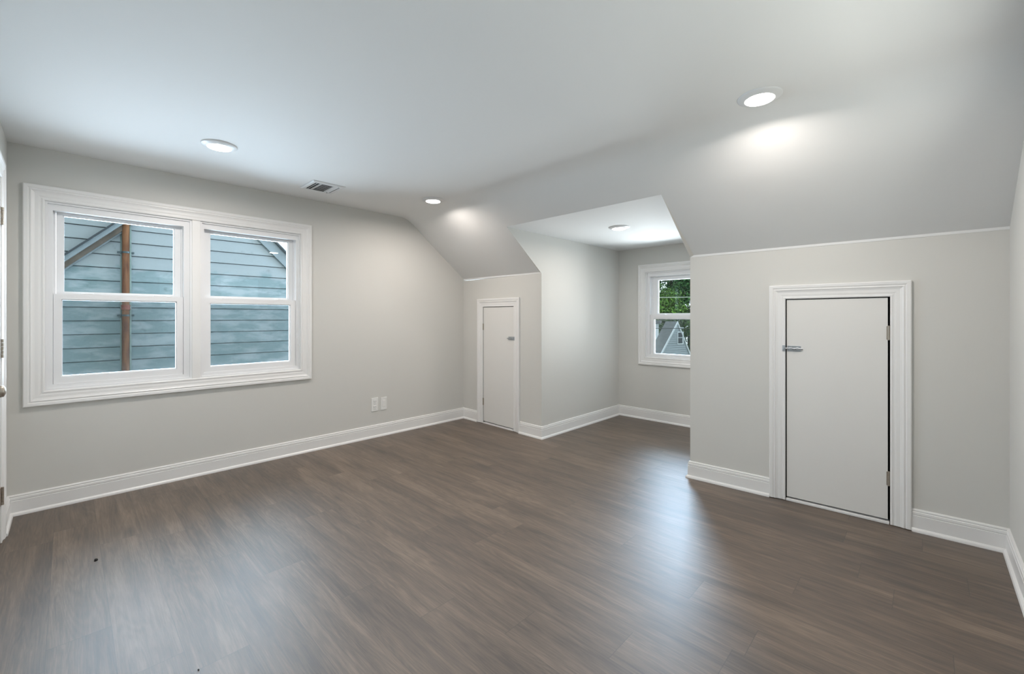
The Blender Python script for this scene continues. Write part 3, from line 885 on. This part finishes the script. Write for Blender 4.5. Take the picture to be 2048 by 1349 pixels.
# ------------------------------------------------------------------ specks of debris on the floor
def debris(x, y, s, label, seed):
    rng = random.Random(seed)
    bm = bmesh.new()
    bmesh.ops.create_icosphere(bm, subdivisions=2, radius=s)
    for v in bm.verts:
        k = 0.55 + 0.7 * rng.random()
        v.co = Vector((v.co.x * k * 0.8, v.co.y * k * 1.2, max(-s * 0.3, v.co.z * 0.5 * k)))
    lo = min(v.co.z for v in bm.verts)
    bmesh.ops.translate(bm, verts=bm.verts, vec=(x, y, -lo))
    put('debris', bm, 'debris', loc=(x, y, 0), label=label, category='debris')
debris(-3.151, -1.027, 0.0095, 'small dark crumb on the floor near the left door', 1)
debris(-2.938, -2.193, 0.0035, 'tiny dark crumb on the floor at the bottom edge', 2)

# ------------------------------------------------------------------ outside: the neighbouring house beyond the twin window
GZ = -5.0
def neighbour():
    Y = 2.40
    PN = Plane((0, Y), (1, 0), (0, -1))       # faces our window
    root = empty('neighbour_house', (-2.4, Y, GZ), label='weathered blue grey clapboard house close outside the twin window', category='house')
    # gable outline: right rake descends through the right-hand sash
    def rake_x(z): return -1.325 - (z - 2.227) * (0.40 / 0.40)      # inner top edge, 45 degrees
    ridge_x, ridge_z = -3.6, 2.227 + (3.6 - 1.325)
    bm = bmesh.new()
    EXP = 0.1435
    z = 0.738 - EXP * 38
    while z < ridge_z:
        za, zb = z, min(z + EXP, ridge_z)
        def xr(zz): return min(1.9, -1.325 - (zz - 2.227) - 0.02)
        def xl(zz): return max(-9.0, ridge_x - (ridge_z - zz) * 1.0)
        # a clapboard: thick at the butt (bottom), thin at the top, with the underside shown
        G = 0.0095
        prof = [(-0.022, za), (0.018, za), (0.006, zb - G), (-0.022, zb - G), (-0.022, zb)]
        lv = [bm.verts.new(PN(xl(zz), d, zz)) for d, zz in prof]; rv = [bm.verts.new(PN(xr(zz), d, zz)) for d, zz in prof]
        for q in range(4):
            bm.faces.new((lv[q], rv[q], rv[q + 1], lv[q + 1]))
        z += EXP
    put('clapboard_wall', bm, 'weathered_siding', root, loc=(-2.4, Y, GZ), recalc=False)
    bm = bmesh.new()
    add_box(bm, PN, -9, 1.9, -0.2, -6.5, GZ, -0.2)
    put('house_body', bm, 'house_grey', root)
    # right rake: board, dark drip edge and roof slab
    def along(name, u0, z0, u1, z1, w, d0, d1, mat):
        """A straight board whose upper edge runs (u0,z0)-(u1,z1), w wide below it."""
        d = Vector((u1 - u0, z1 - z0)).normalized(); nn = Vector((d.y, -d.x))
        if nn.y > 0: nn = -nn
        poly = [(u0, z0), (u1, z1), (u1 + nn.x * w, z1 + nn.y * w), (u0 + nn.x * w, z0 + nn.y * w)]
        return put(name, prism(PN, poly, d0, d1), mat, root)
    along('rake_board', ridge_x, ridge_z, 1.9, ridge_z - (1.9 - ridge_x), 0.128, 0.012, 0.045, 'fascia')
    along('drip_edge', ridge_x, ridge_z + 0.022, 1.9, ridge_z + 0.022 - (1.9 - ridge_x), 0.016, -0.02, 0.075, 'drip_edge')
    along('roof', ridge_x, ridge_z + 0.04, 1.9, ridge_z + 0.04 - (1.9 - ridge_x), 0.03, 0.07, -6.5, 'shingles')
    # left: the edge of a lower roof running down across the wall to the left
    A = Vector((-3.278, 1.835)); B = Vector((-2.826, 2.296)); dr = (B - A).normalized()
    A2 = A - dr * 3.0; B2 = B + dr * 0.05
    along('roof_edge', A2.x, A2.y, B2.x, B2.y, 0.016, 0.004, 0.150, 'drip_edge')
    s = 0.014
    nrm = Vector((dr.y, -dr.x))
    def sh(k): return A2 + nrm * k, B2 + nrm * k
    a, b = sh(0.014); along('roof_edge_board', a.x, a.y, b.x, b.y, 0.042, 0.006, 0.120, 'fascia')
    a, b = sh(0.054); along('roof_edge_molding', a.x, a.y, b.x, b.y, 0.048, 0.006, 0.085, 'old_wood')
    a, b = sh(0.100); along('roof_edge_bead', a.x, a.y, b.x, b.y, 0.016, 0.004, 0.060, 'fascia')
    # rusty stack pipe with straps and a coupling
    px, pd = -2.806, 0.075
    bm = bmesh.new(); add_cyl(bm, PN(px, pd, GZ), PN(px, pd, 3.3), 0.031, seg=28)
    pipe = put('drain_pipe', bm, 'rusty_pipe', root, smooth=True)
    for z in (1.912, 1.222):
        bm = bmesh.new()
        add_cyl(bm, PN(px, pd, z - 0.010), PN(px, pd, z + 0.010), 0.0335, seg=28)
        add_box(bm, PN, px - 0.068, px - 0.030, 0.050, 0.056, z - 0.010, z + 0.010)
        add_box(bm, PN, px + 0.030, px + 0.072, 0.050, 0.056, z - 0.010, z + 0.010)
        add_box(bm, PN, px - 0.066, px - 0.058, 0.008, 0.052, z - 0.008, z + 0.008)
        add_box(bm, PN, px + 0.060, px + 0.068, 0.008, 0.052, z - 0.008, z + 0.008)
        put('pipe_strap', bm, 'strap', pipe)
    bm = bmesh.new()
    for z0, z1, r in ((1.290, 1.330, 0.036), (1.285, 1.296, 0.040), (1.324, 1.335, 0.040)):
        add_cyl(bm, PN(px, pd, z0), PN(px, pd, z1), r, seg=28)
    put('pipe_coupling', bm, 'coupling', pipe)
    bm = bmesh.new(); add_cyl(bm, PN(px + 0.036, 0.050, GZ), PN(px + 0.036, 0.050, 3.3), 0.0125, seg=14)
    put('conduit', bm, 'conduit', root, smooth=True)
    bm = bmesh.new(); add_cyl(bm, PN(px - 0.034, 0.030, GZ), PN(px - 0.034, 0.030, 3.3), 0.008, seg=12)
    put('conduit', bm, 'conduit', root, smooth=True)
neighbour()

def far_roof():
    # grey roof of a house farther back, seen past the rake
    root = empty('far_house', (5.0, 17.0, GZ), label='far house with a grey roof beyond the clapboard gable', category='house')
    P = Plane((5.0, 15.5), (0.72, -0.69), (-0.69, -0.72))
    put('wall', prism(P, [(-3.6, GZ), (4, GZ), (4, 3.62), (-3.6, 3.62)], 0, -5), 'house_white', root)
    put('roof', prism(P, [(-3.9, 3.60), (4.3, 3.60), (4.0, 3.97), (-3.6, 3.97)], 0.3, -5.3), 'shingles', root)
far_roof()

# ------------------------------------------------------------------ outside: view from the dormer window
def gable_house():
    dv = Vector((0.92, 0.392, 0)).normalized(); rv = Vector((dv.y, -dv.x, 0))
    th = math.radians(50)
    g = rv * math.cos(th) + dv * math.sin(th); k = -rv * math.sin(th) + dv * math.cos(th)
    apex = Vector((36.22, 12.73, 0))
    Z = 0.81
    def P(u, d, z): return apex + g * u - k * d + Vector((0, 0, z))      # d towards us, out of the gable
    root = empty('gable_house', (apex.x, apex.y, GZ), label='grey sided gable house with a steep shingle roof outside the dormer window', category='house')
    hl, hr, drop = 2.33, 1.75, 3.05
    k5 = 1.9
    def PP(poly, d0, d1): return prism(P, poly, d0, d1)
    bm = bmesh.new()
    # gable wall in lapped courses
    z = GZ; EX = 0.20
    while z < Z:
        za, zb = z, min(z + EX, Z)
        def xl(zz): return max(-hl * k5, -hl * (Z - zz) / drop)
        def xr(zz): return min(hr * k5, hr * (Z - zz) / drop)
        v = [bm.verts.new(P(*p)) for p in ((xl(za), 0.045, za), (xr(za), 0.045, za), (xr(zb), 0.004, zb), (xl(zb), 0.004, zb))]
        bm.faces.new(v)
        u = [bm.verts.new(P(xl(za), 0, za)), bm.verts.new(P(xr(za), 0, za))]
        bm.faces.new((u[0], u[1], v[1], v[0]))
        z += EX
    put('gable_wall', bm, 'house_grey', root, recalc=False)
    zl = Z - drop * k5
    put('roof', PP([(0, Z + 0.02), (-hl * k5, zl + 0.02), (-hl * k5, zl - 0.10), (0, Z - 0.10), (hr * k5, zl - 0.10), (hr * k5, zl + 0.02)], 0.06, -1.30), 'shingles', root)
    bl = PP([(0, Z + 0.03), (-hl * k5, zl + 0.03), (-hl * k5 + 0.02, zl - 0.19), (0, Z - 0.22)], 0.05, 0.12)
    put('rake_board', bl, 'house_trim', root)
    br = PP([(0, Z + 0.03), (0, Z - 0.22), (hr * k5 - 0.02, zl - 0.19), (hr * k5, zl + 0.03)], 0.05, 0.12)
    put('rake_board', br, 'house_trim', root)
    wf = bmesh.new(); add_box(wf, P, -0.02, 0.80, 0.0, 0.10, -1.33, -0.14)
    wo = put('window', wf, 'house_trim', root)
    wp = bmesh.new(); add_box(wp, P, 0.06, 0.62, 0.09, 0.115, -1.22, -0.72); add_box(wp, P, 0.06, 0.62, 0.09, 0.115, -0.66, -0.22)
    put('pane', wp, 'window_dark', wo)
    put('gutter', box(P, 0.30, 0.90, -0.4, 0.02, 0.12, 0.25), 'house_trim', root)
gable_house()

def white_house():
    dv = Vector((0.92, 0.392, 0)).normalized(); rv = Vector((dv.y, -dv.x, 0))
    o = Vector((38.2, 17.2, 0))
    P = Plane((o.x, o.y), (rv.x, rv.y), (-dv.x, -dv.y))
    root = empty('white_house', (o.x, o.y, GZ), label='white sided house behind the grey gable outside the dormer window', category='house')
    bm = bmesh.new()
    z = GZ
    while z < 0.75:
        v = [bm.verts.new(P(*p)) for p in ((-6, 0.04, z), (1.6, 0.04, z), (1.6, 0.004, z + 0.18), (-6, 0.004, z + 0.18))]
        bm.faces.new(v)
        u = [bm.verts.new(P(-6, 0, z)), bm.verts.new(P(1.6, 0, z))]
        bm.faces.new((u[0], u[1], v[1], v[0]))
        z += 0.18
    put('wall', bm, 'house_white', root, recalc=False)
    put('roof', prism(P, [(-6.3, -0.2), (1.75, 0.55), (1.75, 0.86), (-6.3, 0.86)], 0.30, -5), 'shingles', root)
white_house()

def tree_mesh(seed, R, hgt, n, leaf, light_bias):
    rng = random.Random(seed)
    bm = bmesh.new(); cl = bm.loops.layers.color.new('tone')
    clumps = []
    for _ in range(150):
        th, ph = rng.uniform(0, 2 * math.pi), math.acos(rng.uniform(-0.75, 1))
        r = R * rng.uniform(0.55, 1.0)
        clumps.append((Vector((r * math.sin(ph) * math.cos(th), r * math.sin(ph) * math.sin(th), hgt + r * 1.15 * math.cos(ph))), rng.uniform(0.7, 1.5), rng.random()))
    for i in range(n):
        c, cr, tone = clumps[i % len(clumps)]
        d = Vector((rng.gauss(0, 1), rng.gauss(0, 1), rng.gauss(0, 1))).normalized()
        p = c + d * cr * rng.uniform(0.55, 1.0)
        nrm = (d + Vector((rng.uniform(-.7, .7), rng.uniform(-.7, .7), rng.uniform(0.0, 0.9)))).normalized()
        a = nrm.orthogonal().normalized(); b = nrm.cross(a)
        q = rng.uniform(0, 6.28); a, b = a * math.cos(q) + b * math.sin(q), b * math.cos(q) - a * math.sin(q)
        s = leaf * rng.uniform(0.6, 1.25)
        f = bm.faces.new([bm.verts.new(p + v) for v in (-a * s, b * s * 0.55 + nrm * s * 0.12, a * s, -b * s * 0.55 + nrm * s * 0.12)])
        t = min(1, max(0, 0.25 * tone + 0.55 * rng.random() ** 1.4 + light_bias))
        for lp in f.loops: lp[cl] = (t, t, t, 1)
    return bm

def tree(loc, seed, R, hgt, n, leaf, mat, label, bias=0.0):
    root = empty('tree', loc, label=label, category='tree', group='trees outside the dormer window')
    bm = tree_mesh(seed, R, hgt, n, leaf, bias)
    bmesh.ops.translate(bm, verts=bm.verts, vec=loc)
    put('foliage', bm, mat, root, loc=loc, recalc=False)
    bm = bmesh.new()
    add_cyl(bm, loc, Vector(loc) + Vector((0.1, 0.1, hgt)), 0.35, 0.16, seg=14)
    rng = random.Random(seed)
    for _ in range(7):
        t = rng.uniform(0, 6.28)
        add_cyl(bm, Vector(loc) + Vector((0.05, 0.05, hgt * rng.uniform(0.6, 0.95))), Vector(loc) + Vector((math.cos(t) * R * 0.7, math.sin(t) * R * 0.7, hgt + R * rng.uniform(0, 0.7))), 0.11, 0.03, seg=8)
    put('trunk', bm, 'bark', root)
    return root
tree((49.0, 21.4, GZ), 11, 3.9, 5.9, 34000, 0.16, 'leaf_bright', 'bright green leafy tree right behind the grey gable')
tree((64.0, 22.5, GZ), 12, 6.6, 7.6, 34000, 0.22, 'leaf_dark', 'tall dark green tree to the right, farther behind the grey gable', 0.05)
tree((64.0, 42.0, GZ), 14, 6.0, 7.5, 8000, 0.22, 'leaf_bright', 'green tree far left beyond the white house')
tree((62.0, 4.0, GZ), 15, 6.0, 7.5, 8000, 0.22, 'leaf_dark', 'dark tree far right beyond the grey gable')

def wire(name, a, b, sag, r, mat, label):
    a, b = Vector(a), Vector(b)
    bm = bmesh.new()
    n = 24
    pts = [a.lerp(b, i / n) - Vector((0, 0, sag * 4 * (i / n) * (1 - i / n))) for i in range(n + 1)]
    for p, q in zip(pts, pts[1:]):
        add_cyl(bm, p, q, r, seg=6, caps=False)
    put(name, bm, mat, label=label, category='wire')
wire('utility_wire', (10.5, 10.9, 2.25), (20.9, -0.2, 2.35), 0.17, 0.011, 'wire_pale', 'pale utility wire crossing in front of the trees, the higher one')
wire('utility_wire', (6.2, 6.5, 0.92), (14.4, -2.2, 0.90), 0.07, 0.010, 'wire_black', 'dark utility wire crossing in front of the grey gable, the lower one')

bm = bmesh.new()
bmesh.ops.create_grid(bm, x_segments=24, y_segments=24, size=90)
for v in bm.verts:
    v.co.z += GZ + 0.15 * math.sin(v.co.x * 0.13) * math.cos(v.co.y * 0.11) - 0.16
put('ground', bm, 'lawn', loc=(0, 0, GZ), kind='structure', label='green ground between the houses outside', category='ground', recalc=False)
